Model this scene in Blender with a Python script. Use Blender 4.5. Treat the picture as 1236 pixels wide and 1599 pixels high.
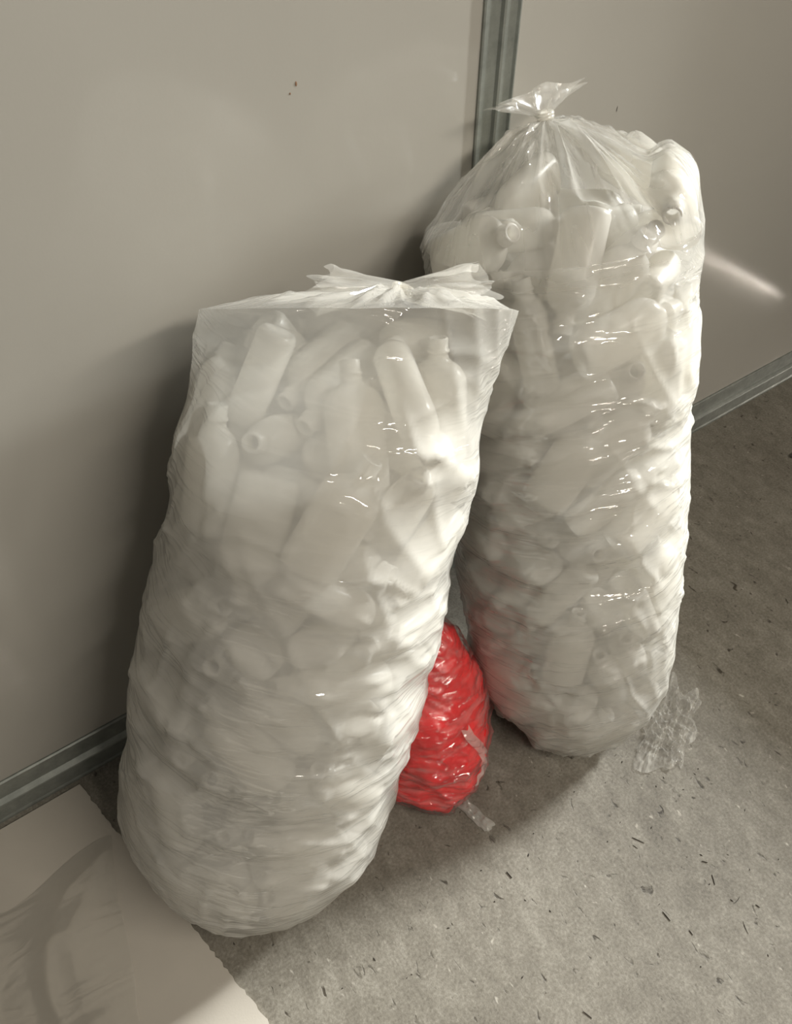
import bpy, bmesh, math, random
from mathutils import Vector, Matrix, Quaternion, noise
from mathutils.bvhtree import BVHTree

# ------------------------------------------------------------------ camera, world, light, exposure
sc = bpy.context.scene
for o in list(bpy.data.objects):
    bpy.data.objects.remove(o)
COL = sc.collection
# world frame: x runs along the panel wall, -y comes out of the wall, z is up (metres)
cam_d = bpy.data.cameras.new('camera')
cam = bpy.data.objects.new('camera', cam_d)
COL.objects.link(cam)
cam.location = (0.297, -0.869, 1.45)
cam.rotation_euler = (math.radians(42.0), 0.0, math.radians(-34.55))
cam_d.sensor_fit = 'VERTICAL'
cam_d.sensor_height = 36.0
cam_d.lens = 36.0 * 1210.0 / 1599.0
cam_d.clip_start = 0.02
sc.camera = cam

sc.view_settings.view_transform = 'Standard'
sc.view_settings.look = 'None'
sc.view_settings.gamma = 1.0
sc.view_settings.use_curve_mapping = False
sc.view_settings.exposure = 0.10
# light is passed on many times inside the milky bags
sc.cycles.max_bounces = 10
sc.cycles.diffuse_bounces = 7
sc.cycles.transmission_bounces = 8
sc.cycles.transparent_max_bounces = 14

world = bpy.data.worlds.new('world')
sc.world = world
world.use_nodes = True
bg = world.node_tree.nodes['Background']
bg.inputs[0].default_value = (1.0, 0.94, 0.85, 1)
bg.inputs[1].default_value = 0.115


def area_light(name, loc, target, sx, sy, power, color, spread=180):
    d = bpy.data.lights.new(name, 'AREA')
    d.shape = 'RECTANGLE'
    d.size, d.size_y = sx, sy
    d.energy = power
    d.color = color
    d.spread = math.radians(spread)
    o = bpy.data.objects.new(name, d)
    COL.objects.link(o)
    o.location = loc
    o.rotation_euler = (Vector(target) - Vector(loc)).to_track_quat('-Z', 'Y').to_euler()
    return o


# daylight from the window in the end wall, and the warm ceiling tubes of the hall
area_light('window_daylight', (5.0, -0.62, 2.5), (0.6, -0.55, 0.2), 0.8, 0.8, 830, (0.97, 0.985, 0.955))
area_light('ceiling_tube_light', (1.15, -2.35, 2.6), (0.6, -0.3, 0.35), 1.7, 0.18, 52, (1.0, 0.925, 0.81))
area_light('door_gap_light', (2.66, -0.72, 0.012), (1.6, -0.72, 0.02), 0.86, 0.016, 2.2, (1.0, 0.90, 0.82))


# ------------------------------------------------------------------ helpers
def mesh_obj(name, verts, faces, mat, parent=None, smooth=False, uvs=None):
    me = bpy.data.meshes.new(name)
    me.from_pydata([tuple(v) for v in verts], [], faces)
    if smooth:
        me.polygons.foreach_set('use_smooth', [True] * len(me.polygons))
    if uvs is not None:
        lay = me.uv_layers.new(name='UVMap')
        for lp in me.loops:
            lay.data[lp.index].uv = uvs[lp.vertex_index]
    me.materials.append(mat)
    me.update()
    o = bpy.data.objects.new(name, me)
    COL.objects.link(o)
    if parent:
        o.parent = parent
    return o


def bm_obj(name, bm, mat, parent=None, smooth=False):
    bmesh.ops.recalc_face_normals(bm, faces=bm.faces)
    me = bpy.data.meshes.new(name)
    bm.to_mesh(me)
    bm.free()
    if smooth:
        me.polygons.foreach_set('use_smooth', [True] * len(me.polygons))
    me.materials.append(mat)
    o = bpy.data.objects.new(name, me)
    COL.objects.link(o)
    if parent:
        o.parent = parent
    return o


def add_box(bm, x0, x1, y0, y1, z0, z1, bevel=0.0):
    r = bmesh.ops.create_cube(bm, size=1.0)
    for v in r['verts']:
        v.co = Vector(((x0 + x1) / 2 + v.co.x * (x1 - x0), (y0 + y1) / 2 + v.co.y * (y1 - y0),
                       (z0 + z1) / 2 + v.co.z * (z1 - z0)))
    if bevel:
        es = list({e for v in r['verts'] for e in v.link_edges})
        bmesh.ops.bevel(bm, geom=es, offset=bevel, segments=2, affect='EDGES')


def extrude_profile(bm, prof, axis, a0, a1):
    """closed 2-D profile swept along x ('x': prof = (y,z)) or z ('z': prof = (x,y))"""
    rings = []
    for a in (a0, a1):
        rings.append([bm.verts.new((a, p[0], p[1]) if axis == 'x' else (p[0], p[1], a)) for p in prof])
    n = len(prof)
    for i in range(n):
        bm.faces.new((rings[0][i], rings[0][(i + 1) % n], rings[1][(i + 1) % n], rings[1][i]))
    bm.faces.new(rings[0][::-1])
    bm.faces.new(rings[1])


def tag(o, label=None, cat=None, group=None, kind=None):
    if label: o['label'] = label
    if cat: o['category'] = cat
    if group: o['group'] = group
    if kind: o['kind'] = kind
    return o


def empty(name, loc):
    o = bpy.data.objects.new(name, None)
    o.empty_display_size = 0.05
    COL.objects.link(o)
    o.location = loc
    return o


def adopt(child, parent):
    child.parent = parent
    child.matrix_parent_inverse = Matrix.Translation(-Vector(parent.location))


def fbm(p, octaves=4):
    return noise.fractal(p, 1.0, 2.0, octaves, noise_basis='PERLIN_ORIGINAL')


# ------------------------------------------------------------------ materials
def new_mat(name):
    m = bpy.data.materials.new(name)
    m.use_nodes = True
    nt = m.node_tree
    nt.nodes.clear()
    out = nt.nodes.new('ShaderNodeOutputMaterial')
    return m, nt, out


def N(nt, t, **kw):
    n = nt.nodes.new(t)
    for k, v in kw.items():
        if k.startswith('i_'):
            n.inputs[k[2:].replace('_', ' ')].default_value = v
        else:
            setattr(n, k, v)
    return n


def ramp(nt, fac, stops):
    r = nt.nodes.new('ShaderNodeValToRGB')
    els = r.color_ramp.elements
    while len(els) < len(stops):
        els.new(0.5)
    for e, (p, c) in zip(els, stops):
        e.position = p
        e.color = (*c, 1) if len(c) == 3 else c
    nt.links.new(fac, r.inputs[0])
    return r


def noise_tex(nt, vec, scale, detail=4, rough=0.55, dist=0.0):
    n = nt.nodes.new('ShaderNodeTexNoise')
    n.inputs['Scale'].default_value = scale
    n.inputs['Detail'].default_value = detail
    n.inputs['Roughness'].default_value = rough
    n.inputs['Distortion'].default_value = dist
    nt.links.new(vec, n.inputs['Vector'])
    return n


def mapped(nt, sock, scale=(1, 1, 1), rot=(0, 0, 0)):
    m = nt.nodes.new('ShaderNodeMapping')
    m.inputs['Scale'].default_value = scale
    m.inputs['Rotation'].default_value = rot
    nt.links.new(sock, m.inputs['Vector'])
    return m.outputs[0]


def mat_panel():
    m, nt, out = new_mat('white_panel')
    co = nt.nodes.new('ShaderNodeTexCoord').outputs['Object']
    p = N(nt, 'ShaderNodeBsdfPrincipled')
    big = noise_tex(nt, co, 1.3, 3)
    r = ramp(nt, big.outputs[0], [(0.3, (0.355, 0.340, 0.305)), (0.7, (0.375, 0.360, 0.323))])
    nt.links.new(r.outputs[0], p.inputs['Base Color'])
    p.inputs['Roughness'].default_value = 0.14
    p.inputs['IOR'].default_value = 1.5
    wav = noise_tex(nt, co, 2.6, 2)
    fine = noise_tex(nt, co, 240, 2)
    b1 = N(nt, 'ShaderNodeBump'); b1.inputs['Strength'].default_value = 0.06; b1.inputs['Distance'].default_value = 0.03
    b2 = N(nt, 'ShaderNodeBump'); b2.inputs['Strength'].default_value = 0.05; b2.inputs['Distance'].default_value = 0.001
    nt.links.new(wav.outputs[0], b1.inputs['Height'])
    nt.links.new(fine.outputs[0], b2.inputs['Height'])
    nt.links.new(b1.outputs[0], b2.inputs['Normal'])
    nt.links.new(b2.outputs[0], p.inputs['Normal'])
    nt.links.new(p.outputs[0], out.inputs[0])
    return m


def mat_galv():
    m, nt, out = new_mat('galvanised_steel')
    co = nt.nodes.new('ShaderNodeTexCoord').outputs['Object']
    p = N(nt, 'ShaderNodeBsdfPrincipled')
    n1 = noise_tex(nt, co, 30, 5, 0.65)
    r = ramp(nt, n1.outputs[0], [(0.3, (0.21, 0.225, 0.205)), (0.7, (0.33, 0.345, 0.315))])
    nt.links.new(r.outputs[0], p.inputs['Base Color'])
    p.inputs['Metallic'].default_value = 0.55
    p.inputs['Roughness'].default_value = 0.48
    st = noise_tex(nt, mapped(nt, co, (400, 400, 3)), 1.0, 2)
    b = N(nt, 'ShaderNodeBump'); b.inputs['Strength'].default_value = 0.08; b.inputs['Distance'].default_value = 0.001
    nt.links.new(st.outputs[0], b.inputs['Height'])
    nt.links.new(b.outputs[0], p.inputs['Normal'])
    nt.links.new(p.outputs[0], out.inputs[0])
    return m


def mat_concrete():
    m, nt, out = new_mat('worn_concrete')
    co = nt.nodes.new('ShaderNodeTexCoord').outputs['Object']
    p = N(nt, 'ShaderNodeBsdfPrincipled')
    # drag marks run towards the viewer's left
    streak = mapped(nt, co, (1.0, 0.6, 1.0), (0, 0, math.radians(-28)))
    n1 = noise_tex(nt, streak, 5.5, 8, 0.62, 0.3)
    n2 = noise_tex(nt, streak, 34, 6, 0.7, 0.4)
    n3 = noise_tex(nt, co, 190, 3, 0.7)
    mx = N(nt, 'ShaderNodeMix', data_type='FLOAT'); mx.inputs[0].default_value = 0.55
    nt.links.new(n1.outputs[0], mx.inputs[2]); nt.links.new(n2.outputs[0], mx.inputs[3])
    mx2 = N(nt, 'ShaderNodeMix', data_type='FLOAT'); mx2.inputs[0].default_value = 0.38
    nt.links.new(mx.outputs[0], mx2.inputs[2]); nt.links.new(n3.outputs[0], mx2.inputs[3])
    r = ramp(nt, mx2.outputs[0], [(0.33, (0.078, 0.067, 0.051)), (0.5, (0.172, 0.156, 0.126)), (0.66, (0.290, 0.272, 0.230))])
    # dark pits and dirt flecks
    v1 = noise_tex(nt, streak, 62, 3, 0.5, 0.8)
    pits = ramp(nt, v1.outputs[0], [(0.27, (0.22, 0.19, 0.15)), (0.35, (1, 1, 1))])
    mul = N(nt, 'ShaderNodeMix', data_type='RGBA', blend_type='MULTIPLY'); mul.inputs[0].default_value = 1.0
    nt.links.new(r.outputs[0], mul.inputs[6]); nt.links.new(pits.outputs[0], mul.inputs[7])
    # pale scuffs
    v2 = noise_tex(nt, streak, 80, 2, 0.5, 0.3)
    sc_ = ramp(nt, v2.outputs[0], [(0.70, (0, 0, 0)), (0.78, (0.20, 0.19, 0.17))])
    add = N(nt, 'ShaderNodeMix', data_type='RGBA', blend_type='ADD'); add.inputs[0].default_value = 1.0
    nt.links.new(mul.outputs[2], add.inputs[6]); nt.links.new(sc_.outputs[0], add.inputs[7])
    nt.links.new(add.outputs[2], p.inputs['Base Color'])
    p.inputs['Roughness'].default_value = 0.62
    b = N(nt, 'ShaderNodeBump'); b.inputs['Strength'].default_value = 0.35; b.inputs['Distance'].default_value = 0.004
    nt.links.new(mx2.outputs[0], b.inputs['Height'])
    b2 = N(nt, 'ShaderNodeBump'); b2.inputs['Strength'].default_value = 0.3; b2.inputs['Distance'].default_value = 0.002
    nt.links.new(pits.outputs[0], b2.inputs['Height']); nt.links.new(b.outputs[0], b2.inputs['Normal'])
    nt.links.new(b2.outputs[0], p.inputs['Normal'])
    nt.links.new(p.outputs[0], out.inputs[0])
    return m


def mat_simple(name, col, rough=0.5, metal=0.0, var=0.0, scale=20.0, bump=0.0, bscale=60.0):
    m, nt, out = new_mat(name)
    co = nt.nodes.new('ShaderNodeTexCoord').outputs['Object']
    p = N(nt, 'ShaderNodeBsdfPrincipled')
    n1 = noise_tex(nt, co, scale, 4)
    lo = [max(0, c * (1 - var)) for c in col]; hi = [min(1, c * (1 + var)) for c in col]
    r = ramp(nt, n1.outputs[0], [(0.3, lo), (0.7, hi)])
    nt.links.new(r.outputs[0], p.inputs['Base Color'])
    p.inputs['Roughness'].default_value = rough
    p.inputs['Metallic'].default_value = metal
    if bump:
        n2 = noise_tex(nt, co, bscale, 3)
        b = N(nt, 'ShaderNodeBump'); b.inputs['Strength'].default_value = bump; b.inputs['Distance'].default_value = 0.004
        nt.links.new(n2.outputs[0], b.inputs['Height']); nt.links.new(b.outputs[0], p.inputs['Normal'])
    nt.links.new(p.outputs[0], out.inputs[0])
    return m


def mat_bottle():
    """thin translucent white polyethylene"""
    m, nt, out = new_mat('translucent_white_polyethylene')
    co = nt.nodes.new('ShaderNodeTexCoord').outputs['Object']
    n1 = noise_tex(nt, co, 14, 2)
    r = ramp(nt, n1.outputs[0], [(0.3, (0.925, 0.90, 0.84)), (0.7, (0.96, 0.94, 0.885))])
    d = N(nt, 'ShaderNodeBsdfDiffuse'); t = N(nt, 'ShaderNodeBsdfTranslucent')
    nt.links.new(r.outputs[0], d.inputs[0]); nt.links.new(r.outputs[0], t.inputs[0])
    mx = N(nt, 'ShaderNodeMixShader'); mx.inputs[0].default_value = 0.55
    nt.links.new(d.outputs[0], mx.inputs[1]); nt.links.new(t.outputs[0], mx.inputs[2])
    g = N(nt, 'ShaderNodeBsdfGlossy'); g.inputs['Roughness'].default_value = 0.28
    f = N(nt, 'ShaderNodeFresnel'); f.inputs[0].default_value = 1.35
    mx2 = N(nt, 'ShaderNodeMixShader')
    nt.links.new(f.outputs[0], mx2.inputs[0]); nt.links.new(mx.outputs[0], mx2.inputs[1]); nt.links.new(g.outputs[0], mx2.inputs[2])
    nt.links.new(mx2.outputs[0], out.inputs[0])
    return m


def mat_film(name, milk=False, haze=0.14, streak=0.30, bump=0.5, rough=0.10, tint=(0.985, 0.985, 0.98), fine=1.0, gloss=0.75):
    """clear polyethylene film: see-through, a little milky, with glossy drawn wrinkles"""
    m, nt, out = new_mat(name)
    uv = nt.nodes.new('ShaderNodeTexCoord').outputs['UV']
    v = mapped(nt, uv, (6 * fine, 30 * fine, 1), (0, 0, math.radians(14)))
    w1 = noise_tex(nt, v, 1.0, 2, 0.5, 0.9)
    v2 = mapped(nt, uv, (11 * fine, 38 * fine, 1), (0, 0, math.radians(-24)))
    w2 = noise_tex(nt, v2, 1.0, 2, 0.5, 1.3)
    b1 = N(nt, 'ShaderNodeBump'); b1.inputs['Strength'].default_value = bump; b1.inputs['Distance'].default_value = 0.010 / fine
    b2 = N(nt, 'ShaderNodeBump'); b2.inputs['Strength'].default_value = bump * 0.4; b2.inputs['Distance'].default_value = 0.004 / fine
    def crease(sock):
        a = N(nt, 'ShaderNodeMath', operation='MULTIPLY_ADD'); a.inputs[1].default_value = 2.0; a.inputs[2].default_value = -1.0
        c = N(nt, 'ShaderNodeMath', operation='ABSOLUTE')
        e = N(nt, 'ShaderNodeMath', operation='SUBTRACT'); e.inputs[0].default_value = 1.0
        g_ = N(nt, 'ShaderNodeMath', operation='POWER'); g_.inputs[1].default_value = 3.0
        nt.links.new(sock, a.inputs[0]); nt.links.new(a.outputs[0], c.inputs[0]); nt.links.new(c.outputs[0], e.inputs[1]); nt.links.new(e.outputs[0], g_.inputs[0])
        return g_.outputs[0]

    nt.links.new(crease(w1.outputs[0]), b1.inputs['Height'])
    nt.links.new(crease(w2.outputs[0]), b2.inputs['Height'])
    nt.links.new(b1.outputs[0], b2.inputs['Normal'])
    tr = N(nt, 'ShaderNodeBsdfTransparent'); tr.inputs[0].default_value = (*tint, 1)
    d = N(nt, 'ShaderNodeBsdfDiffuse'); d.inputs[0].default_value = (0.95, 0.93, 0.87, 1)
    t = N(nt, 'ShaderNodeBsdfTranslucent'); t.inputs[0].default_value = (0.95, 0.93, 0.87, 1)
    dm = N(nt, 'ShaderNodeMixShader'); dm.inputs[0].default_value = 0.42
    nt.links.new(d.outputs[0], dm.inputs[1]); nt.links.new(t.outputs[0], dm.inputs[2])
    hz = ramp(nt, w1.outputs[0], [(0.46, (haze,) * 3), (0.56, (haze + streak * 0.35,) * 3), (0.72, (haze + streak,) * 3)])
    mx = N(nt, 'ShaderNodeMixShader')
    hfac = hz.outputs[0]
    if milk:
        at = N(nt, 'ShaderNodeAttribute', attribute_name='milk')
        mm = N(nt, 'ShaderNodeMath', operation='MULTIPLY', use_clamp=True)
        nt.links.new(hfac, mm.inputs[0]); nt.links.new(at.outputs['Fac'], mm.inputs[1])
        hfac = mm.outputs[0]
    nt.links.new(hfac, mx.inputs[0]); nt.links.new(tr.outputs[0], mx.inputs[1]); nt.links.new(dm.outputs[0], mx.inputs[2])
    g = N(nt, 'ShaderNodeBsdfGlossy'); g.inputs['Roughness'].default_value = rough
    nt.links.new(b2.outputs[0], g.inputs['Normal'])
    lw = N(nt, 'ShaderNodeLayerWeight'); lw.inputs[0].default_value = 0.30
    nt.links.new(b2.outputs[0], lw.inputs['Normal'])
    sc2 = N(nt, 'ShaderNodeMath', operation='MULTIPLY_ADD'); sc2.inputs[1].default_value = gloss; sc2.inputs[2].default_value = 0.06 * gloss
    nt.links.new(lw.outputs['Fresnel'], sc2.inputs[0])
    cl = N(nt, 'ShaderNodeMath', operation='MINIMUM'); cl.inputs[1].default_value = 0.45
    nt.links.new(sc2.outputs[0], cl.inputs[0])
    mx2 = N(nt, 'ShaderNodeMixShader')
    nt.links.new(cl.outputs[0], mx2.inputs[0]); nt.links.new(mx.outputs[0], mx2.inputs[1]); nt.links.new(g.outputs[0], mx2.inputs[2])
    nt.links.new(mx2.outputs[0], out.inputs[0])
    return m


M_PANEL, M_GALV, M_CONC = mat_panel(), mat_galv(), mat_concrete()
M_BOTTLE = mat_bottle()
M_FILM_A = mat_film('milky_bag_film', True, haze=0.57, streak=0.08, bump=0.36, rough=0.06)
M_FILM_B = mat_film('clear_bag_film', True, haze=0.46, streak=0.12, bump=0.48, rough=0.05)
M_FILM_END = mat_film('dull_ruffled_film', haze=0.22, streak=0.10, bump=0.3, rough=0.20, gloss=0.35)
M_FILM_SMALL = mat_film('thin_clear_film', haze=0.05, streak=0.22, bump=0.6, rough=0.08, fine=2.2)
M_FILM_CRUMP = mat_film('crumpled_clear_film', haze=0.16, streak=0.40, bump=1.0, rough=0.04, tint=(1, 1, 1), gloss=0.22, fine=3.0)
M_SHEET = mat_simple('white_board', (0.45, 0.415, 0.36), 0.6, var=0.04, scale=6, bump=0.05, bscale=300)
M_RED = mat_simple('red_plastic', (0.86, 0.018, 0.022), 0.35, var=0.25, scale=30, bump=0.15, bscale=45)
M_DARK = mat_simple('dark_debris', (0.055, 0.047, 0.038), 0.8, var=0.3)
M_FILM_SHEET = mat_film('loose_clear_film', haze=0.10, streak=0.05, bump=0.10, rough=0.08, fine=0.5, gloss=0.5)
M_SEAM = mat_film('cloudy_film_seam', haze=0.38, streak=0.2, bump=0.4, rough=0.12)
M_RUST = mat_simple('brown_speck', (0.20, 0.11, 0.06), 0.8)
M_PLASTER = mat_simple('grey_plaster', (0.42, 0.40, 0.36), 0.8, var=0.06, scale=4)
M_DOOR = mat_simple('grey_door_paint', (0.30, 0.30, 0.29), 0.5, var=0.05)

# ------------------------------------------------------------------ setting
bm = bmesh.new()
add_box(bm, -3.0, 3.4, -4.5, 0.25, -0.12, 0.0)
tag(bm_obj('floor', bm, M_CONC), kind='structure')

bm = bmesh.new()
add_box(bm, -3.0, 2.62, 0.012, 0.10, 0.0, 2.9)
wall = tag(bm_obj('wall_back', bm, M_PLASTER), kind='structure')
for x0, x1 in ((-3.0, 1.031), (1.086, 2.60)):
    bm = bmesh.new()
    add_box(bm, x0, x1, 0.0, 0.012, 0.0, 2.9, 0.0015)
    bm_obj('panel', bm, M_PANEL, wall)

# vertical joint profile: flat flange, standing seam, second flange
bm = bmesh.new()
x0, x1 = 1.029, 1.087
xm = x0 + 0.53 * (x1 - x0)
extrude_profile(bm, [(x0, 0.004), (x0, -0.0035), (x0 + 0.002, -0.005), (xm - 0.004, -0.004), (xm - 0.002, -0.009), (xm + 0.001, -0.010),
                     (xm + 0.003, -0.007), (xm + 0.004, -0.0055), (x1 - 0.004, -0.0055), (x1 - 0.002, -0.009), (x1, -0.009), (x1, 0.004)], 'z', 0.0, 2.9)
tag(bm_obj('trim_1', bm, M_GALV), kind='structure')
# base rail: face flange, rolled bead, lower flange, toe
bm = bmesh.new()
extrude_profile(bm, [(0.004, 0.100), (-0.003, 0.1005), (-0.006, 0.098), (-0.007, 0.058), (-0.012, 0.055), (-0.016, 0.051), (-0.017, 0.048),
                     (-0.014, 0.046), (-0.016, 0.010), (-0.018, 0.005), (-0.018, 0.0), (0.004, 0.0)], 'x', -3.0, 2.60)
tag(bm_obj('trim_2', bm, M_GALV), kind='structure')

# end wall with a window over a door whose foot lets in a line of light
bm = bmesh.new()
for y0, y1, z0, z1 in ((-0.28, 0.10, 0, 2.9), (-4.5, -1.16, 0, 2.9), (-1.16, -0.28, 2.1, 2.9)):
    add_box(bm, 2.62, 2.70, y0, y1, z0, z1)
tag(bm_obj('wall_right', bm, M_PLASTER), kind='structure')
door = None

N_FRONT, N_REAR = 146, 132
PLACED_FRONT = """
1113 -739 1610 332 305 126 884 988 -613 1568 222 -322 -873 290 949 -468 1625 640 62 244 726 1263 -608 1693 933 -319 164 -1 778 -804 1022 289 -218 266 893
1392 -625 1765 474 383 -664 433 1165 -332 1733 310 407 -855 -81 1039 -836 1162 686 226 -490 -488 1066 -764 1415 34 -644 587 -489 570 -701 753 836 -248 0 -489
1350 -774 1396 704 228 -667 87 683 -540 1008 751 627 142 -151 884 -797 1095 589 45 -262 -763 798 -540 1291 703 143 358 -598 1508 -596 1653 817 -191 -15 -543
814 -943 634 894 -43 -389 -217 595 -884 517 66 457 870 -172 1302 -731 1532 974 173 1 149 979 -939 797 44 206 -48 -976 1250 -807 1211 285 -418 -375 777
1355 -320 1681 626 -54 -693 354 922 -685 1236 59 563 723 395 1052 -253 1649 670 -111 588 440 771 -947 505 189 -551 735 -348 1339 -442 1700 354 693 -53 -625
496 -788 464 874 -139 -52 -463 1054 -764 1247 237 187 899 318 1153 -429 1618 44 -321 -294 899 1508 -203 1657 735 -369 -568 -27 970 -628 1381 893 -397 -185 105
1387 -619 1622 466 723 -247 446 899 -505 1335 813 -245 -300 -435 1184 -875 887 477 -149 854 146 490 -596 596 307 744 -594 9 878 -887 757 392 260 -67 -880
1039 -820 1029 512 -798 260 181 1575 -400 1719 442 -222 -475 728 734 -973 326 113 -167 -36 979 1138 -676 1439 163 356 -528 754 811 -556 1016 705 -327 -79 624
711 -726 783 195 154 141 -958 736 -797 632 870 71 -352 339 865 -603 1141 786 89 -363 493 642 -568 759 58 753 -162 636 1234 -757 1093 652 -709 201 177
1141 -586 1540 145 372 -593 700 1243 -498 1526 294 -790 536 54 1298 -232 1663 194 -217 939 -184 1013 -796 903 850 473 -11 -233 608 -420 809 512 138 232 -815
1370 -751 1047 97 830 424 -350 812 -817 725 498 239 -104 -827 1052 -825 782 207 -528 523 -637 755 -636 883 848 334 -336 -238 1012 -887 546 121 -261 892 348
738 -353 1056 796 218 -163 540 928 -888 419 408 -772 400 279 906 -953 232 75 141 -973 -164 1515 -604 1464 183 -80 -556 807 830 -737 966 917 -299 -205 -165
1054 -913 344 321 -39 70 -944 935 -228 1228 478 -141 828 256 579 -700 499 224 304 -108 920 635 -891 135 213 53 -208 953 1600 -454 1613 131 153 -591 781
509 -409 506 487 -53 116 -864 456 -692 306 469 -257 221 816 855 -283 1006 655 27 -133 -744 549 -823 197 949 213 -49 227 1216 -803 567 406 218 221 -860
1300 -145 1597 84 886 104 443 1028 -244 1445 534 -113 -437 715 1213 -673 1334 511 -464 369 -623 1221 -257 1531 334 -445 782 -282 459 -532 368 262 -19 90 961
1256 -675 1230 809 417 363 198 1154 -747 1025 605 88 -485 -625 1070 -370 1520 104 505 698 497 1194 -392 1386 611 -518 575 164 1501 -559 1326 229 84 -480 843
1140 -805 383 945 195 58 -254 1570 -468 1517 791 606 79 -29 1050 -765 670 18 302 -694 653 935 -340 1204 46 387 293 -873 1000 -450 1443 523 -136 -701 -466
631 -622 566 989 77 2 -127 937 -668 935 806 -35 212 551 642 -817 428 6 -791 486 372 1053 -536 1193 347 -300 -680 -573 1264 -573 1418 945 251 105 180
1362 -476 1514 487 -573 289 593 705 -316 801 305 -27 -254 918 1000 -646 560 476 -207 -395 758 1240 -718 835 470 -675 356 -443 1354 -595 1159 817 382 426 75
927 -681 482 241 749 497 365 649 -363 544 525 -12 -201 -827 726 -493 646 551 365 750 16 1411 -551 1244 309 -877 281 -238 748 -859 292 837 141 496 -185
885 -654 732 240 117 -472 840 698 -443 371 714 541 -288 337 1468 -301 1557 774 603 -122 -150 1103 -515 1059 672 -666 261 192 968 -362 851 372 467 -589 -544
596 -500 505 67 -970 205 109 1019 -280 1305 105 -458 773 -427 1293 -708 713 47 -387 -677 -624 1175 -178 1480 480 476 -217 -704 882 -423 1061 118 673 681 264
751 -648 532 4 -584 812 12 733 -455 782 907 291 13 -304 749 -551 259 709 119 99 688 789 -228 831 205 -234 942 123 876 -824 520 474 -272 241 -802
1299 -543 1009 757 471 386 238 696 -250 378 304 -246 920 20 1381 -424 1372 122 125 -649 741 1092 -682 162 232 229 -497 804 1023 -557 892 563 -685 -55 459
1427 -445 1059 102 270 -578 763 843 -467 865 404 532 743 -46 939 -175 834 971 8 -235 49 761 -733 299 232 -567 -789 51 1442 -314 1446 236 249 -641 687
1411 -399 1222 810 212 -431 -337 999 -185 1007 277 -308 -175 893 801 -220 597 622 -38 769 143 1072 -290 931 831 296 471 32 741 -830 98 381 -750 362 402
1101 -638 264 466 -518 -151 701 1038 -496 1312 627 -677 -35 383 1135 -702 448 932 141 -271 194 1020 -766 125 418 -763 447 208 548 -373 310 481 561 -670 64
1348 -402 954 285 243 -648 -664 1257 -665 945 653 -167 700 -236 1151 -188 864 197 479 20 855 984 -398 1087 558 28 -387 733 1080 -473 958 501 -262 -449 692
1278 -581 892 247 648 197 693 1207 -617 538 488 310 -181 -795 522 -647 198 398 488 -197 752 1174 -181 1196 379 572 677 265 924 -747 82 488 -624 418 444
630 -655 350 587 193 620 -484 1519 -365 1335 658 72 445 -603 1377 -227 1316 867 -265 -15 422 1230 -166 1304 146 876 119 445 1123 -333 1339 58 652 610 448
1251 -482 1215 427 321 772 345 1316 -309 1158 638 507 -319 -484 1111 -237 1110 771 625 -5 122 1213 -443 1097 392 55 -583 709 1252 -235 1032 558 -676 -339 342
1199 -423 826 67 -273 583 762 1027 -413 741 407 -230 661 587 1345 -403 853 719 -673 -103 143 1080 -621 777 479 -557 474 -485 1127 -409 705 261 438 566 -647
1318 -417 756 36 -253 691 -676 908 -343 739 101 -131 -764 623 1229 -680 639 641 -108 -451 612 1014 -323 627 754 -546 -192 309 981 -504 616 543 -613 -260 511
1147 -225 700 11 836 -273 -476 1241 -463 676 10 -157 -720 -676 828 -370 591 544 -251 776 -198 1235 -412 570 311 -21 -648 -695 1149 -429 500 92 -75 -731 -672
1005 -451 474 779 491 -101 -377 1079 -548 403 413 -547 404 -606 978 -289 504 131 488 305 807 899 -228 406 93 -477 58 872 1141 -370 374 428 687 -171 562
993 -365 315 792 352 -68 -494 1150 -504 281 113 341 -525 772 879 -610 423 834 -413 46 362 807 -315 416 913 70 -226 -331 810 -448 426 737 185 -260 -595
1044 -487 215 444 -341 -168 812 944 -326 196 717 -467 6 517 964 -481 50 168 255 -660 -687 973 -683 234 770 326 313 -450 766 -301 166 223 787 238 523
840 -447 249 383 15 -660 -646 842 -495 143 62 79 -684 722 616 -425 211 541 443 -228 678 779 -464 53 81 -174 697 -691 870 -717 249 605 552 515 -251
811 -758 125 420 282 -338 793 666 -536 71 505 -343 -618 -495 589 -571 188 303 -728 276 550 565 -614 50 704 695 131 73
"""
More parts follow.
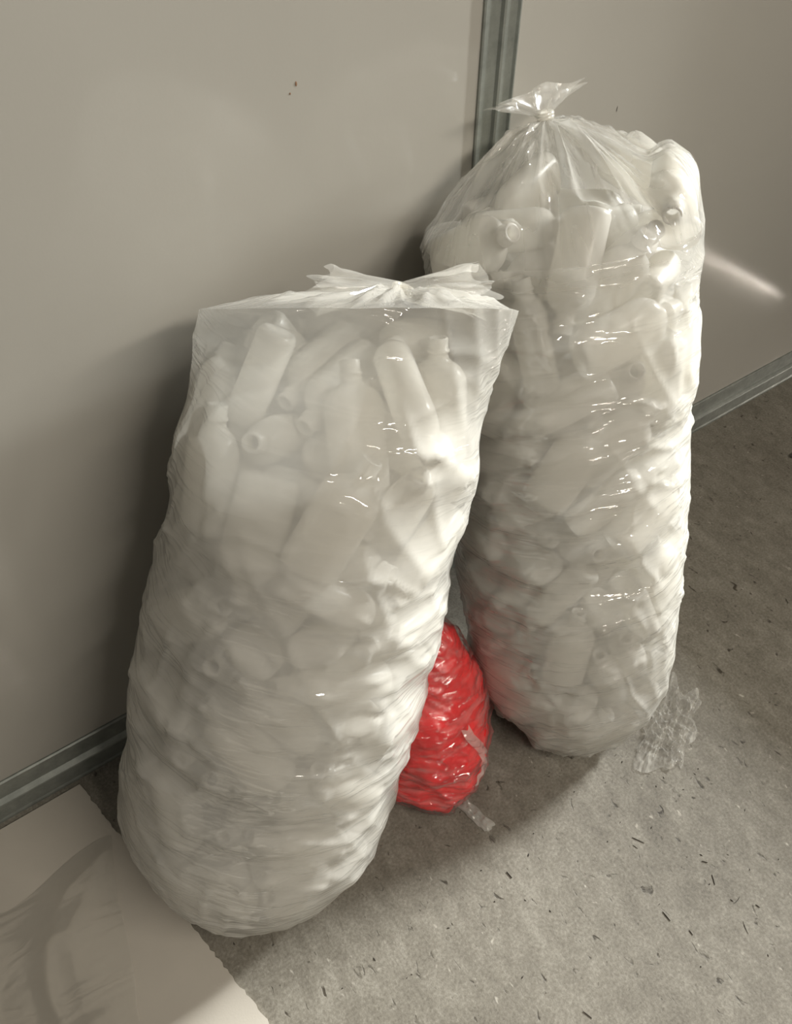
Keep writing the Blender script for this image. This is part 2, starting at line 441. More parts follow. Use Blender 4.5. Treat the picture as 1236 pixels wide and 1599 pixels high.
PLACED_REAR = """
1960 -547 1882 3 732 602 -319 2029 -678 1708 763 -44 615 -195 1872 -728 1351 453 235 75 856 1805 -316 1852 697 362 -246 568 1853 -551 1677 893 -209 73 391
1910 -651 1530 416 -745 -412 320 1779 -488 1514 830 -36 24 -556 2090 -881 1154 821 -168 530 -131 2049 -587 1791 99 137 -131 977 1976 -820 1230 74 -426 139 -891
2308 -523 1969 509 684 -59 -519 2016 -745 1382 577 292 32 762 2182 -732 1546 115 538 -827 119 1834 -936 696 362 54 98 926 1800 -316 1668 590 380 319 -637
2440 -296 1893 478 519 514 -488 2169 -128 1832 173 768 26 -616 1850 -837 885 116 -944 -83 297 1796 -549 1325 75 170 -884 -429 2159 -955 916 116 152 -107 -976
2069 -975 807 218 740 636 23 1962 -287 1849 786 574 117 195 1818 -693 937 51 24 884 464 1733 -788 447 656 233 -196 691 2312 -684 1564 937 -150 80 304
1990 -452 1789 693 -112 -694 -157 1861 -1008 282 878 349 146 293 1780 -900 408 904 279 35 321 1963 -1022 533 696 67 -149 -699 1759 -525 949 262 -662 -594 -375
2057 -1026 572 716 -123 -101 680 1973 -917 772 190 -698 689 -32 1851 -660 1154 205 -439 374 -791 1955 -762 1010 881 442 -99 -140 1968 -1083 242 88 -902 183 382
2256 -561 1731 361 -744 91 -555 1754 -554 736 176 -591 782 89 1832 -528 1187 433 -826 87 -350 2377 -164 1736 722 410 511 -223 2377 -478 1814 520 -790 288 -151
1860 -631 1011 884 457 -91 -29 1842 -811 617 468 136 -758 -434 1873 -956 390 173 -238 879 375 2123 -642 1509 755 124 -370 527 1870 -712 834 274 -716 -295 570
2152 -758 1239 362 -850 -125 362 1816 -711 675 468 377 748 280 2227 -1051 429 940 7 -188 284 2186 -385 1806 671 162 -700 -184 2132 -1080 329 161 418 886 123
1800 -359 1451 10 -336 -931 139 2213 -858 885 444 -118 -883 -91 2133 -26 1747 332 -638 357 -596 1843 -484 1050 488 420 688 335 2053 -813 953 420 -147 71 -893
2189 -496 1784 948 301 -64 78 1777 -639 447 314 -939 93 -105 2051 -486 1585 800 433 -414 2 2244 -977 573 328 229 877 266 1920 -365 1631 241 -45 817 521
1899 -254 1708 206 -372 -784 -453 1957 -87 1706 292 310 853 300 1811 -579 525 895 287 -260 -222 1935 -557 1369 821 329 321 -338 2302 -678 1192 265 -782 -203 526
1990 -526 1478 439 -733 -142 501 1967 -848 524 398 -683 -416 450 2326 -798 985 944 191 -163 -216 1918 -979 61 86 -466 532 -702 2182 -914 713 220 -734 208 608
2186 -662 1308 730 113 420 -527 2289 -611 1380 302 726 -427 447 2364 -725 1051 94 -124 -185 970 1861 -845 181 852 -161 -457 198 1992 -770 746 128 735 148 -650
1930 -391 613 261 493 -8 -830 1834 -675 188 77 -327 -347 876 2072 -623 1345 502 334 634 -485 2036 -1017 180 785 -412 -430 -170 1849 -601 256 216 -353 -378 828
1979 -586 1189 368 -219 -222 876 2305 -830 735 50 -386 864 320 2083 -268 1744 701 -316 559 -310 1902 -718 96 29 -544 -280 790 1959 -343 1515 819 521 -232 54
2153 -835 434 845 456 118 -254 2015 -619 1019 896 377 37 -230 2085 -350 1632 186 119 915 338 1960 -642 686 786 112 -506 -336 2233 -889 285 463 124 -132 868
2043 -839 246 894 363 -117 -234 1900 -343 922 297 -352 -366 809 1913 -456 510 281 -855 221 -375 1912 -316 1395 24 342 -694 634 2363 -360 1678 524 -552 -374 530
1960 -720 419 272 -656 -282 645 2173 -715 1075 396 -890 -208 87 2086 -458 1016 769 542 225 -252 1933 -388 1260 797 -433 -349 234 1951 -454 900 658 200 675 269
2114 -748 578 816 174 -538 -118 2347 -889 264 591 89 195 -777 1852 -310 1198 538 787 -154 -259 2100 -526 851 366 358 -786 -347 2126 -534 1156 324 560 741 179
2006 -533 567 373 591 -41 -714 1942 -723 273 200 -279 -331 879 2294 -539 1220 372 -800 -40 468 2292 -303 1443 583 471 591 296 2028 -557 396 420 -645 -40 638
2326 -682 757 861 403 302 -72 2103 -980 71 633 -133 -695 -315 2269 -984 177 59 -413 889 189 2057 -824 368 325 -23 -387 862 2278 -801 398 115 -774 623 28
2007 -253 1038 551 230 518 612 2032 -566 731 356 113 -830 -415 1932 -150 1533 542 710 -238 -382 2362 -361 1560 282 -638 -168 697 2296 -567 1553 6 -856 -35 -516
2268 -874 598 549 100 -789 -258 2137 -962 317 42 141 985 90 2152 -705 927 290 422 -744 -429 1905 -536 805 644 63 419 -636 2407 -531 1324 857 355 78 -366
2220 -683 842 563 -527 204 -603 2146 -441 1271 133 -5 417 -899 2047 -124 1405 333 577 -205 -717 2385 -782 383 679 198 228 -669 2080 -309 1401 84 -159 -451 874
2214 -391 1399 411 -887 208 -13 2328 -612 1031 906 133 361 177 2221 -166 1689 123 -515 467 -708 2099 -211 1636 121 -643 345 -673 2340 -236 1570 12 -811 244 532
2281 -104 1531 203 -135 187 952 2223 -180 1317 754 295 340 479 2368 -446 1406 193 -844 -400 302 2368 -296 1282 741 234 490 -395 2083 -365 1317 436 -892 -104 -66
2015 -165 1236 900 -87 -391 172 2238 -302 1193 194 -558 535 604 1908 -282 1106 210 -395 -702 554 2389 -447 1146 115 -154 638 745 2104 -385 1103 554 -482 -311 603
2297 -384 1069 619 605 317 -387 2416 -510 979 370 699 -497 358 2146 -263 983 362 -693 -433 449 2289 -428 948 460 -81 -600 650 2186 -371 819 292 -624 -432 582
2146 -298 884 449 319 -768 -327 2173 -417 724 552 358 549 515 2258 -523 813 589 -503 187 -604 1966 -334 749 832 30 -535 145 2184 -399 622 645 487 418 415
2373 -562 753 886 388 230 -104 2277 -542 601 738 52 -658 -142 2179 -427 493 107 589 -83 796 2313 -650 588 604 63 -785 -123 2182 -703 699 29 393 -803 -446
1972 -672 516 471 -678 364 -432 2249 -552 455 342 -727 -223 552 2373 -734 525 949 300 7 92 2068 -470 315 483 -377 -728 307 1982 -608 322 505 492 681 199
2269 -631 376 777 404 -289 -387 2247 -658 279 521 -313 -395 688 2071 -540 186 619 -462 219 -597 2156 -595 124 368 -500 -730 287 2226 -727 170 828 118 -474 -273
2195 -779 79 528 51 -752 -392 2115 -860 71 646 -100 -702 -282
"""
bm = bmesh.new()
add_box(bm, 2.63, 2.67, -1.16, -0.28, 0.022, 1.02, 0.003)
door = tag(bm_obj('door_1', bm, M_DOOR), kind='structure')
bm = bmesh.new()
add_box(bm, 2.60, 2.63, -1.10, -1.06, 0.90, 0.96, 0.004)
bm_obj('door_handle', bm, M_GALV, door)
bm = bmesh.new()
for y0, y1, z0, z1 in ((-0.33, -0.28, 1.02, 2.1), (-1.16, -1.11, 1.02, 2.1), (-1.11, -0.33, 1.02, 1.07), (-1.11, -0.33, 2.05, 2.1)):
    add_box(bm, 2.63, 2.67, y0, y1, z0, z1, 0.003)
tag(bm_obj('window_1', bm, M_DOOR), kind='structure')

# ------------------------------------------------------------------ bottles
def bottle_mesh():
    NS = 24
    hw, hd, L = 0.0355, 0.0240, 0.062
    rings = []     # (z, half x, half y, squareness)
    rings.append((-L + 0.0035, hw * 0.55, hd * 0.50, 0.9))
    rings.append((-L + 0.0005, hw * 0.74, hd * 0.70, 0.85))
    rings.append((-L, hw * 0.84, hd * 0.80, 0.82))
    rings.append((-L + 0.0025, hw * 0.94, hd * 0.92, 0.80))
    rings.append((-L + 0.008, hw, hd, 0.80))
    rings.append((0.0, hw * 0.992, hd * 0.985, 0.80))
    rings.append((L - 0.026, hw, hd, 0.80))
    rings.append((L - 0.016, hw * 0.95, hd * 0.95, 0.84))
    rings.append((L - 0.007, hw * 0.78, hd * 0.82, 0.9))
    rings.append((L - 0.001, hw * 0.52, hd * 0.64, 1.0))
    rings.append((L + 0.003, 0.0128, 0.0128, 1.0))
    rings.append((L + 0.010, 0.0118, 0.0118, 1.0))
    rings.append((L + 0.011, 0.0138, 0.0138, 1.0))
    rings.append((L + 0.0135, 0.0138, 0.0138, 1.0))
    rings.append((L + 0.0145, 0.0120, 0.0120, 1.0))
    rings.append((L + 0.0270, 0.0120, 0.0120, 1.0))
    rings.append((L + 0.0280, 0.0112, 0.0112, 1.0))
    rings.append((L + 0.0280, 0.0088, 0.0088, 1.0))
    rings.append((L + 0.0040, 0.0084, 0.0084, 1.0))
    rings.append((L - 0.0100, 0.0150, 0.0140, 1.0))
    vs, fs = [], []
    for z, a, b, e in rings:
        for i in range(NS):
            th = i * math.tau / NS
            c, s = math.cos(th), math.sin(th)
            vs.append((a * math.copysign(abs(c) ** e, c), b * math.copysign(abs(s) ** e, s), z))
    for j in range(len(rings) - 1):
        for i in range(NS):
            k = (i + 1) % NS
            fs.append((j * NS + i, j * NS + k, (j + 1) * NS + k, (j + 1) * NS + i))
    fs.append(tuple(range(NS))[::-1])
    return vs, fs


B_VERTS, B_FACES = bottle_mesh()
BOTTLE_ME = bpy.data.meshes.new('bottle')
BOTTLE_ME.from_pydata(B_VERTS, [], B_FACES)
BOTTLE_ME.polygons.foreach_set('use_smooth', [True] * len(BOTTLE_ME.polygons))
BOTTLE_ME.materials.append(M_BOTTLE)


def placements(txt):
    """x y z in half millimetres, quaternion in thousandths: how each bottle has settled"""
    v = [int(t) for t in txt.split()]
    out = []
    for i in range(0, len(v), 7):
        q = Quaternion([c / 1000.0 for c in v[i + 3:i + 7]]).normalized()
        out.append(Matrix.Translation(Vector(v[i:i + 3]) / 2000.0) @ q.to_matrix().to_4x4())
    return out


BAGS_PL = [placements(PLACED_FRONT), placements(PLACED_REAR)]
# the bottles that show in the picture are things of their own; those buried inside stay one heap
SHOWN = (N_FRONT, N_REAR)
BOTTLE_TEXT = (('white plastic bottle packed in the front bag that leans left of the red bag', 'bottles in the front bag'),
               ('white plastic bottle packed in the rear bag standing before the steel wall joint', 'bottles in the rear bag'))
SINGLED_OUT = {
    (0, 6): "white bottle with its flat base up, tilted right, at the front bag's top left",
    (0, 14): "white bottle standing neck up at the top right of the front bag",
    (0, 5): "white bottle slanting base up beside the upright one at the front bag's top right",
    (0, 3): 'white bottle standing neck up in the upper middle of the front bag',
    (0, 27): "white bottle pointing its open round mouth out at the front bag's upper left",
    (1, 0): "white bottle standing base up in the middle, below the rear bag's knot",
    (1, 3): 'white bottle lying level at the upper left of the rear bag',
    (1, 10): "white bottle with its mouth pointing down in the rear bag's top right corner",
    (1, 16): "white bottle leaning right behind the level one, just below the rear bag's knot",
}
for bi, pls in enumerate(BAGS_PL):
    for k, mw in enumerate(pls[:SHOWN[bi]]):
        o = bpy.data.objects.new('plastic_bottle', BOTTLE_ME)
        COL.objects.link(o)
        o.matrix_world = mw
        tag(o, SINGLED_OUT.get((bi, k), BOTTLE_TEXT[bi][0]), 'bottle', BOTTLE_TEXT[bi][1])
    vs, fs = [], []
    for mw in pls[SHOWN[bi]:]:
        k = len(vs)
        vs += [mw @ Vector(v) for v in B_VERTS]
        fs += [tuple(i + k for i in f) for f in B_FACES]
    if vs:
        o = mesh_obj('bottle_heap', vs, fs, M_BOTTLE, smooth=True)
        tag(o, ('white plastic bottles buried deep inside the front bag', 'white plastic bottles buried deep inside the rear bag')[bi], 'bottles', kind='stuff')


def bottle_tree(pls):
    vs, fs = [], []
    for mw in pls:
        k = len(vs)
        vs += [mw @ Vector(v) for v in B_VERTS]
        fs += [tuple(i + k for i in f) for f in B_FACES]
    return BVHTree.FromPolygons(vs, fs)


# ------------------------------------------------------------------ plastic bags
def lerp_prof(prof, s):
    for (a, ra), (b, rb) in zip(prof, prof[1:]):
        if s <= b:
            return ra + (rb - ra) * max(0.0, (s - a)) / (b - a)
    return prof[-1][1]


def ridge(p):
    return (1.0 - abs(noise.noise(p))) ** 5


def make_bag(name, tree, b, t, prof, rim, rim_tilt, knot, mat, seed, bulge, pleat, tail, fat, limits, relax=30, clear=0.2, slack=0.005, tail_milk=0.4):
    b, t, knot = Vector(b), Vector(t), Vector(knot)
    ax = (t - b).normalized()
    e1 = (Vector((0, 1, 0)) - ax * ax.y).normalized()          # towards the wall: the film's own seam is hidden there
    e2 = ax.cross(e1)
    root = empty(name, (b.x, b.y, 0))
    NT, NB, NSD = 220, 34, 210
    s0 = 0.13
    rows = []
    for j in range(NB):
        rows.append((0.0, math.radians(-89.5 + 89.5 * j / NB)))
    for j in range(NSD + 1):
        rows.append((j / NSD, 0.0))
    ths = [i * math.tau / NT for i in range(NT)]
    dirs = [(math.cos(a) * e1 + math.sin(a) * e2) for a in ths]
    rims = [rim - rim_tilt[0] * math.cos(a) + rim_tilt[1] * math.sin(a) for a in ths]

    def height(k, i):
        return s0 + (rims[i] - s0) * k

    low, cur = [], []
    for (k, ph) in rows:
        lr, br = [], []
        for i, d in enumerate(dirs):
            s = height(k, i)
            o = b + ax * s
            R = lerp_prof(prof, s)
            base = R * fat if ph == 0 else R * fat * (0.50 + 0.50 * math.cos(ph)) * 0.8
            # above the bottles the empty film stands nearly straight up
            dd = d * math.cos(ph) + ax * math.sin(ph)
            hit = tree.ray_cast(o + dd * 0.6, -dd, 0.6)
            x = (0.6 - hit[3] + 0.0025) if hit[0] is not None else 0.0
            if s > rims[i] - 0.10:
                base = max(base, R * (fat + (0.99 - fat) * min(1.0, (s - rims[i] + 0.10) / 0.08)))
            lr.append(max(x, base * 0.94)); br.append(max(x, base))
        low.append(lr); cur.append(br)
    nr = len(rows)
    for it in range(relax):
        new = []
        for j in range(nr):
            c = cur[j]
            up, dn = cur[min(j + 1, nr - 1)], cur[max(j - 1, 0)]
            l = low[j]
            new.append([max(l[i], 0.38 * (c[i - 1] + c[(i + 1) % NT]) + 0.12 * (up[i] + dn[i])) for i in range(NT)])
        cur = new
    # slack film throws long slanting folds between the bottles
    vs, uvs, hz = [], [], []
    for j, (k, ph) in enumerate(rows):
        for i in range(NT + 1):
            ii = i % NT
            s = height(k, ii)
            o = b + ax * s
            d = dirs[ii]
            dd = d * math.cos(ph) + ax * math.sin(ph)
            r = cur[j][ii]
            gap = min(1.0, max(0.0, (r - low[j][ii]) / 0.006))
            th = ths[ii]
            cx, cy = math.cos(th) * 0.2, math.sin(th) * 0.2
            v = s + (ph * 0.15 if ph < 0 else 0)
            f1 = ridge(Vector((cx * 7 + seed, cy * 7, v * 15 + cx * 16 + 2 * noise.noise(Vector((cx * 6, cy * 6, v * 5))))))
            f2 = ridge(Vector((cx * 5 + seed + 7, cy * 5, v * 9 - cy * 12)))
            r += (0.12 + 0.88 * gap) * slack * (f1 + 0.9 * f2)
            p = o + dd * r
            for lim in limits:
                p = lim(p)
            vs.append(p)
            uvs.append((th * 0.2 if i < NT else math.tau * 0.2, v))
            hz.append(1.0 - (1.0 - clear) * min(1.0, max(0.0, (s - rims[ii] + 0.14) / 0.12)))
    fs = []
    W = NT + 1
    for j in range(nr - 1):
        for i in range(NT):
            fs.append((j * W + i, j * W + i + 1, (j + 1) * W + i + 1, (j + 1) * W + i))
    k = len(vs)
    cen = Vector((0, 0, 0))
    for i in range(NT):
        cen += vs[i]
    vs.append(cen / NT); uvs.append((0.0, -0.2)); hz.append(1.0)
    for i in range(NT):
        fs.append((k, i + 1, i))
    film = mesh_obj('film', vs, fs, mat, smooth=True, uvs=uvs)
    milk(film, hz)
    adopt(film, root)
    # gathered top: a sheet drawn in from the rim to the knot, held up by the topmost bottles
    ring = vs[(nr - 1) * W:(nr - 1) * W + NT]
    NR = 80
    rk = 0.010
    H, HL = [], []
    for j in range(NR + 1):
        k = j / NR
        hr, hl = [], []
        for i in range(NT):
            dv = ring[i] - knot
            rho = rk / dv.length + (1 - rk / dv.length) * (1 - k)
            p = knot + dv * rho
            hit = tree.ray_cast(p + ax * 0.4, -ax, 0.4 + 0.03)
            base = bulge * math.sin(math.pi * k ** 0.8)
            h = (0.4 - hit[3] + 0.003) if hit[0] is not None else -0.03
            if j in (0, NR):
                h = base = 0.0
            else:
                h = min(h, 0.06 * min(1.0, (1 - k) * 5))
            lo_ = max(h, base - 0.012) if 0 < j < NR else 0.0
            hl.append(lo_); hr.append(max(lo_, base))
        H.append(hr); HL.append(hl)
    for it in range(20):
        new = [H[0]]
        for j in range(1, NR):
            c, up, dn, l = H[j], H[j + 1], H[j - 1], HL[j]
            new.append([max(l[i], 0.2 * (c[i - 1] + c[(i + 1) % NT]) + 0.3 * (up[i] + dn[i])) for i in range(NT)])
        new.append(H[NR])
        H = new
    vs, uvs = [], []
    for j in range(NR + 1):
        k = j / NR
        for i in range(NT + 1):
            ii = i % NT
            dv = ring[ii] - knot
            rho = rk / dv.length + (1 - rk / dv.length) * (1 - k)
            th = ths[ii]
            cx, cy = math.cos(th), math.sin(th)
            pl = ridge(Vector((cx * 3.2 + seed, cy * 3.2, k * 0.8))) + 0.6 * ridge(Vector((cx * 6.5 + seed, cy * 6.5, k * 1.3 + 5)))
            amp = pleat * min(1.0, k * 3) * min(1.0, (1 - k) * 5)
            p = knot + dv * rho + ax * (H[j][ii] + amp * pl)
            for lim in limits:
                p = lim(p)
            vs.append(p)
            uvs.append((k * 0.2, th * 0.12))
    fs = []
    for j in range(NR):
        for i in range(NT):
            fs.append((j * W + i, j * W + i + 1, (j + 1) * W + i + 1, (j + 1) * W + i))
    top = mesh_obj('gathered_top', vs, fs, mat, smooth=True, uvs=uvs)
    milk(top, [clear] * len(vs))
    adopt(top, root)
    # twisted neck and the ruffled loose ends above it
    for tl in tail:
        o = ruffle('loose_end', knot, tl, M_FILM_END, seed, limits)
        milk(o, [tail_milk] * len(o.data.vertices))
        adopt(o, root)
    o = tie_ring(knot, ax, rk)
    milk(o, [1.3] * len(o.data.vertices))
    adopt(o, root)
    return root


def milk(o, vals):
    """how milky the stretched film is at each point"""
    a = o.data.attributes.new('milk', 'FLOAT', 'POINT')
    a.data.foreach_set('value', vals)


def tie_ring(knot, ax, rk):
    """the few turns of twisted film that close the neck"""
    q = ax.to_track_quat('Z', 'Y').to_matrix()
    vs, fs = [], []
    n, m = 60, 8
    for i in range(n):
        a = i * math.tau * 2.2 / (n - 1)
        c = q @ Vector((math.cos(a) * rk, math.sin(a) * rk, -0.004 + 0.009 * i / (n - 1)))
        er = (q @ Vector((math.cos(a), math.sin(a), 0)))
        for k in range(m):
            b_ = k * math.tau / m
            vs.append(knot + c + er * (0.0032 * math.cos(b_)) + ax * (0.0032 * math.sin(b_)))
    for i in range(n - 1):
        for k in range(m):
            fs.append((i * m + k, i * m + (k + 1) % m, (i + 1) * m + (k + 1) % m, (i + 1) * m + k))
    return mesh_obj('knot', vs, fs, M_KNOT, smooth=True)


def ruffle(name, knot, spec, mat, seed, limits):
    """loose bag end: film fanning out of the knot, folded into a ruffle"""
    d, side, length, spread, waves, thick = spec
    d = Vector(d).normalized()
    side = Vector(side); side = (side - d * side.dot(d)).normalized()
    nrm = d.cross(side)
    NU, NV = 160, 26
    vs, uvs, fs = [], [], []
    for j in range(NV + 1):
        v = j / NV
        for i in range(NU + 1):
            th = i * math.tau / NU
            a, bb = 0.010 + spread * v ** 0.8, 0.008 + thick * v ** 0.9
            w = math.sin(th * waves + 2.0 * noise.noise(Vector((math.cos(th) * 2 + seed, math.sin(th) * 2, v)))) * 0.30 * v
            edge = 1.0 + 0.16 * noise.noise(Vector((math.cos(th) * 3 + seed, math.sin(th) * 3, 2.0)))
            rr = 1.0 + w + 0.25 * v * noise.noise(Vector((math.cos(th) * 2.3, math.sin(th) * 2.3 + seed, v * 3)))
            p = knot + d * (length * v * edge * (1 - 0.25 * v * abs(math.cos(th)))) + side * (a * math.cos(th) * rr) + nrm * (bb * math.sin(th) * rr)
            for lim in limits:
                p = lim(p)
            vs.append(p); uvs.append((v * length, th * 0.03))
    W = NU + 1
    for j in range(NV):
        for i in range(NU):
            fs.append((j * W + i, j * W + i + 1, (j + 1) * W + i + 1, (j + 1) * W + i))
    return mesh_obj(name, vs, fs, mat, smooth=True, uvs=uvs)


def on_floor(p):
    return p if p.z > 0.0045 else Vector((p.x, p.y, 0.0045 + 0.002 * (0.5 + 0.5 * noise.noise(p * 60))))


def off_wall(p):
    return p if p.y < -0.012 else Vector((p.x, -0.012, p.z))


M_KNOT = M_FILM_A
TREES = [bottle_tree(p) for p in BAGS_PL]
bag1 = make_bag('plastic_bag', TREES[0], (.336, -.328, 0), (.712, -.205, .97),
                [(0, .135), (.07, .19), (.16, .222), (.47, .220), (.78, .195), (1.0, .176), (1.1, .170)],
                rim=1.015, rim_tilt=(.066, 0.0), knot=(.735, -.245, .972), mat=M_FILM_A, seed=3.1, bulge=0.0, pleat=0.009,
                tail=[((0.80, -0.58, 0.02), (0.1, 0.3, 1.0), 0.105, 0.018, 6, 0.026),
                      ((-0.80, 0.58, 0.0), (0.2, 0.3, 1.0), 0.110, 0.010, 5, 0.040)],
                fat=0.93, limits=(on_floor, off_wall), clear=0.58, relax=110, slack=0.0035)
tag(bag1, 'tall milky clear plastic bag of white bottles leaning in front, left of the red bag', 'bag', 'tall bags of bottles')
bag2 = make_bag('plastic_bag', TREES[1], (1.02, -.45, 0), (1.066, -.12, 1.03),
                [(0, .125), (.07, .17), (.16, .195), (.47, .20), (.78, .196), (1.1, .19)],
                rim=0.955, rim_tilt=(0.0, 0.0), knot=(1.078, -.085, 1.035), mat=M_FILM_B, seed=11.7, bulge=0.018, pleat=0.014,
                tail=[((0.0, 0.45, 0.6), (1, 0, 0), 0.034, 0.062, 7, 0.010)],
                fat=0.93, limits=(on_floor, off_wall), clear=0.58, relax=100, slack=0.004)
tag(bag2, 'tall clear plastic bag of white bottles standing at the rear against the steel wall joint', 'bag', 'tall bags of bottles')

# ------------------------------------------------------------------ crumpled spare film at the foot of the rear bag
def crumple(name, cx, cy, sx, sy, rot, hmax, mat, seed, freq, n=60, base=0.003, fade=0.25, ragged=0.25, soft=False):
    vs, uvs, fs = [], [], []
    c, s = math.cos(rot), math.sin(rot)
    for j in range(n + 1):
        for i in range(n + 1):
            u, v = i / n * 2 - 1, j / n * 2 - 1
            rad = max(abs(u), abs(v))
            k = 1.0 + ragged * rad * noise.noise(Vector((u * 2 + seed, v * 2, 0.3)))
            x, y = u * sx * k, v * sy * k
            q = Vector((x * freq + seed, y * freq, 0))
            h = (0.55 * ridge(q) + 0.35 * ridge(q * 2.3) + 0.25 * abs(noise.noise(q * 0.5))) if not soft else max(0.0, 0.35 + 0.7 * noise.noise(q * 0.5) + 0.35 * ridge(q * 0.6))
            env = min(1.0, (1 - rad) / fade + 0.12)
            z = base + hmax * h * env
            vs.append((cx + c * x - s * y, cy + s * x + c * y, z))
            uvs.append((x, y))
    for j in range(n):
        for i in range(n):
            a = j * (n + 1) + i
            fs.append((a, a + 1, a + n + 2, a + n + 1))
    return mesh_obj(name, vs, fs, mat, smooth=True, uvs=uvs)


adopt(tag(crumple('film_corner', 1.165, -0.580, 0.095, 0.050, math.radians(28), 0.030, M_FILM_CRUMP, 4.2, 46, n=90, base=0.002, ragged=0.6, fade=0.5),
          label='crumpled glittering clear film spread on the floor'), bag2)

# ------------------------------------------------------------------ small bag of red plastic
RED_AX = [(0.0, .712, -.385, .062, .060), (.012, .712, -.385, .078, .075), (.05, .716, -.375, .092, .086), (.12, .728, -.350, .106, .098),
          (.19, .738, -.325, .096, .088), (.25, .756, -.300, .066, .060), (.295, .770, -.285, .036, .034), (.315, .776, -.278, .012, .012)]


def red_ring(z):
    for a, b_ in zip(RED_AX, RED_AX[1:]):
        if z <= b_[0]:
            k = (z - a[0]) / (b_[0] - a[0])
            return [a[q] + (b_[q] - a[q]) * k for q in range(1, 5)]
    return list(RED_AX[-1][1:])


def red_shell(name, off, amp, mat, parent, freq, NTH=150, NZ=110):
    vs, uvs, fs = [], [], []
    for j in range(NZ + 1):
        z = 0.315 * j / NZ
        cx, cy, rx, ry = red_ring(z)
        for i in range(NTH + 1):
            th = (i % NTH) * math.tau / NTH
            sq = 0.62 + 0.38 * z / 0.315
            c_, s_ = math.cos(th), math.sin(th)
            c_, s_ = math.copysign(abs(c_) ** sq, c_), math.copysign(abs(s_) ** sq, s_)
            d = Vector((c_ * 0.7071 - s_ * 0.7071, c_ * 0.7071 + s_ * 0.7071, 0))
            q = Vector((d.x * rx, d.y * ry, z * 1.25 + d.x * 0.03))
            lump = 0.5 * noise.noise(q * freq) + 0.35 * ridge(q * freq * 1.3 + Vector((5, 0, 0))) + 0.22 * ridge(Vector((q.x * freq, q.y * freq, q.z * freq * 3.1)))
            k = off + amp * lump
            p = Vector((cx + d.x * (rx + k), cy + d.y * (ry + k), max(0.002, z + 0.003 + off * (z / 0.315))))
            vs.append(p); uvs.append((th * 0.1, z))
    W = NTH + 1
    for j in range(NZ):
        for i in range(NTH):
            fs.append((j * W + i, j * W + i + 1, (j + 1) * W + i + 1, (j + 1) * W + i))
    fs.append(tuple(range(NTH))[::-1])
    fs.append(tuple(range(NZ * W, NZ * W + NTH)))
    o = mesh_obj(name, vs, fs, mat, smooth=True, uvs=uvs)
    adopt(o, parent)
    return o


red = empty('red_plastic_bag', (0.69, -0.395, 0))
tag(red, 'small clear bag stuffed with crumpled red plastic on the floor between the bottle bags', 'bag')
red_shell('red_filling', 0.0, 0.022, M_RED, red, 16)
red_shell('clear_wrapper', 0.007, 0.020, M_FILM_SMALL, red, 17)
# folded seam of the wrapper running down the side that faces the rear bag, and its flat corner on the floor
vs, uvs, fs = [], [], []
n = 40
for j in range(n + 1):
    z = 0.085 + 0.115 * j / n
    cx, cy, rx, ry = red_ring(z)
    for i in range(7):
        th = math.radians(-122 + 9 * math.sin(j * 0.11)) + (i - 3) * 0.030
        sq = 0.62 + 0.38 * z / 0.315
        c_, s_ = math.cos(th), math.sin(th)
        c_, s_ = math.copysign(abs(c_) ** sq, c_), math.copysign(abs(s_) ** sq, s_)
        k = 0.0175 + 0.002 * math.sin(j * 0.9 + i) + 0.003 * (1 - abs(i - 3) / 3)
        vs.append((cx + (c_ - s_) * 0.7071 * (rx + k), cy + (c_ + s_) * 0.7071 * (ry + k), z)); uvs.append((i * 0.004, z))
for j in range(n):
    for i in range(6):
        a = j * 7 + i
        fs.append((a, a + 1, a + 8, a + 7))
adopt(tag(mesh_obj('wrapper_seam', vs, fs, M_SEAM, smooth=True, uvs=uvs), label='cloudy folded seam of the clear wrapper'), red)
adopt(crumple('wrapper_corner', 0.728, -0.505, 0.012, 0.034, math.radians(10), 0.008, M_SEAM, 9.0, 60, n=20), red)

# ------------------------------------------------------------------ white board on the floor with a clear film heaped on it
def board():
    # plan outline, right-hand edge slightly frayed
    pts = []
    a, b_ = Vector((0.142, -0.030)), Vector((0.275, -0.66))
    n = 90
    random.seed(5)
    for i in range(n + 1):
        p = a.lerp(b_, i / n)
        pts.append(Vector((p.x + random.uniform(-0.0022, 0.0016), p.y)))
    pts += [Vector((-0.55, -0.85)), Vector((-0.70, -0.035))]
    bm = bmesh.new()
    lo = [bm.verts.new((p.x, p.y, 0.0005)) for p in pts]
    hi = [bm.verts.new((p.x, p.y, 0.0045)) for p in pts]
    bm.faces.new(lo[::-1]); bm.faces.new(hi)
    m = len(pts)
    for i in range(m):
        bm.faces.new((lo[i], lo[(i + 1) % m], hi[(i + 1) % m], hi[i]))
    return bm_obj('white_board', bm, M_SHEET)


tag(board(), 'thin white board with a frayed edge lying flat on the floor along the wall', 'board')
fb = crumple('clear_film_sheet', -0.075, -0.42, 0.18, 0.27, math.radians(-8), 0.045, M_FILM_SHEET, 2.6, 9, n=110, base=0.006, fade=0.5, ragged=0.18, soft=True)
tag(fb, 'loose clear plastic film lying crumpled on the white board', 'plastic film')

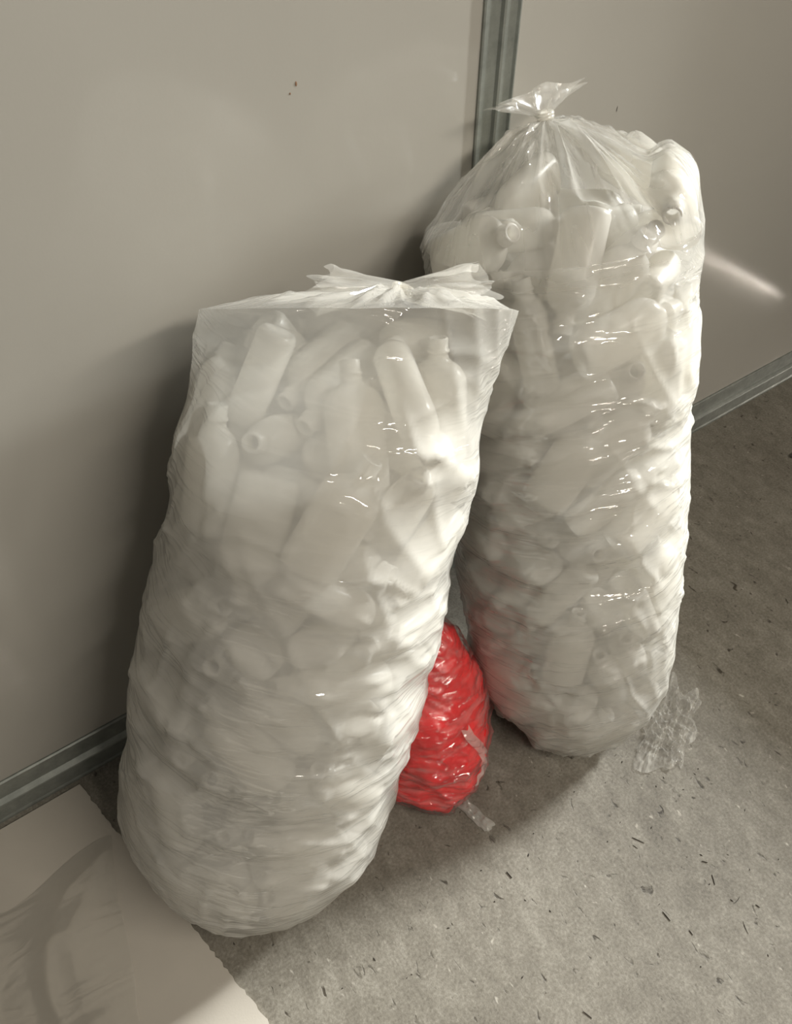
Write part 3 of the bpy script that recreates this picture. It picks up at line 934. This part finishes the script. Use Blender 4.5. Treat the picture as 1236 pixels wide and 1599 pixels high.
# ------------------------------------------------------------------ bits on the floor and wall
def splinter(x, y, length, width, ang, bend):
    vs, fs = [], []
    n = 6
    for i in range(n + 1):
        t = i / n - 0.5
        w = width * (1 - (2 * t) ** 2 * 0.7) * 0.5
        off = bend * (t * t - 0.08)
        for sgn, z in ((-1, 0.0004), (0, 0.0004 + width * 0.6), (1, 0.0004)):
            lx, ly = t * length, off + sgn * w
            vs.append((lx * math.cos(ang) - ly * math.sin(ang), lx * math.sin(ang) + ly * math.cos(ang), z))
    for i in range(n):
        a = i * 3
        for k in (0, 1):
            fs.append((a + k, a + k + 1, a + k + 4, a + k + 3))
        fs.append((a + 2, a, a + 3, a + 5))
    o = mesh_obj('wood_splinter', vs, fs, M_DARK)
    o.location = (x, y, 0.0002)
    return o


SPLINTERS = [(0.89, -0.824, 0.0218, 0.005, -1.58, 0),
             (1.003, -0.83, 0.0213, 0.004, -2.13, 0),
             (1.009, -0.876, 0.0236, 0.0018, 0.05, 0.006),
             (0.944, -0.707, 0.0283, 0.004, -1.06, 0),
             (0.678, -0.852, 0.0203, 0.004, -1.24, 0),
             (1.014, -0.801, 0.0122, 0.005, -0.88, 0),
             (0.931, -0.712, 0.0127, 0.003, -1.27, 0),
             (1.032, -0.902, 0.0093, 0.005, -1.33, 0),
             (0.987, -0.912, 0.024, 0.0025, -2.02, 0.004),
             (0.712, -0.62, 0.0164, 0.006, -1.51, 0),
             (0.905, -0.865, 0.011, 0.004, -1.69, 0)]
for x, y, ln, wd, an, be in SPLINTERS:
    tag(splinter(x, y, ln * 0.8, wd * 0.45, an, be), 'tiny dark splinter lying on the bare lit concrete floor', 'splinter', 'splinters on the floor')
# finer grit nobody could count
random.seed(12)
vs, fs = [], []
for q in range(190):
    x, y = random.uniform(0.25, 2.3), random.uniform(-1.05, -0.10)
    L_, w_, a = random.uniform(0.0012, 0.004), random.uniform(0.0006, 0.0015), random.uniform(0, math.pi)
    k = len(vs)
    for dx, dy, z in ((-L_, 0, 0.0005), (0, -w_, 0.0006), (L_, 0, 0.0005), (0, w_, 0.0006), (0, 0, 0.0006 + w_)):
        vs.append((x + dx * math.cos(a) - dy * math.sin(a), y + dx * math.sin(a) + dy * math.cos(a), z))
    fs += [(k, k + 1, k + 4), (k + 1, k + 2, k + 4), (k + 2, k + 3, k + 4), (k + 3, k, k + 4)]
tag(mesh_obj('floor_grit', vs, fs, M_DARK), 'fine dark grit scattered over the concrete floor', 'grit', kind='stuff')

bm = bmesh.new()
r_ = bmesh.ops.create_icosphere(bm, subdivisions=2, radius=0.5)
for v in bm.verts:
    k = 1 + 0.5 * noise.noise(v.co * 3.0)
    v.co = Vector((v.co.x * 0.060 * k, v.co.y * 0.020 * k, (v.co.z + 0.45) * 0.014 * k))
chip = bm_obj('dark_chip', bm, M_DARK)
chip.location = (2.045, -0.245, 0.001)
chip.rotation_euler = (0, 0, math.radians(-20))
tag(chip, 'small dark chip on the floor at the right, near the base rail', 'debris')

for x, z, h, w, m in ((1.320, 0.965, 0.010, 0.0016, M_DARK), (0.754, 1.113, 0.006, 0.003, M_RUST), (0.745, 1.104, 0.003, 0.002, M_RUST)):
    bm = bmesh.new()
    bmesh.ops.create_icosphere(bm, subdivisions=1, radius=0.5)
    for v in bm.verts:
        v.co = Vector((x + v.co.x * w, -0.0003 + v.co.y * 0.0008, z + v.co.z * h))
    bm_obj('scuff', bm, m, wall)
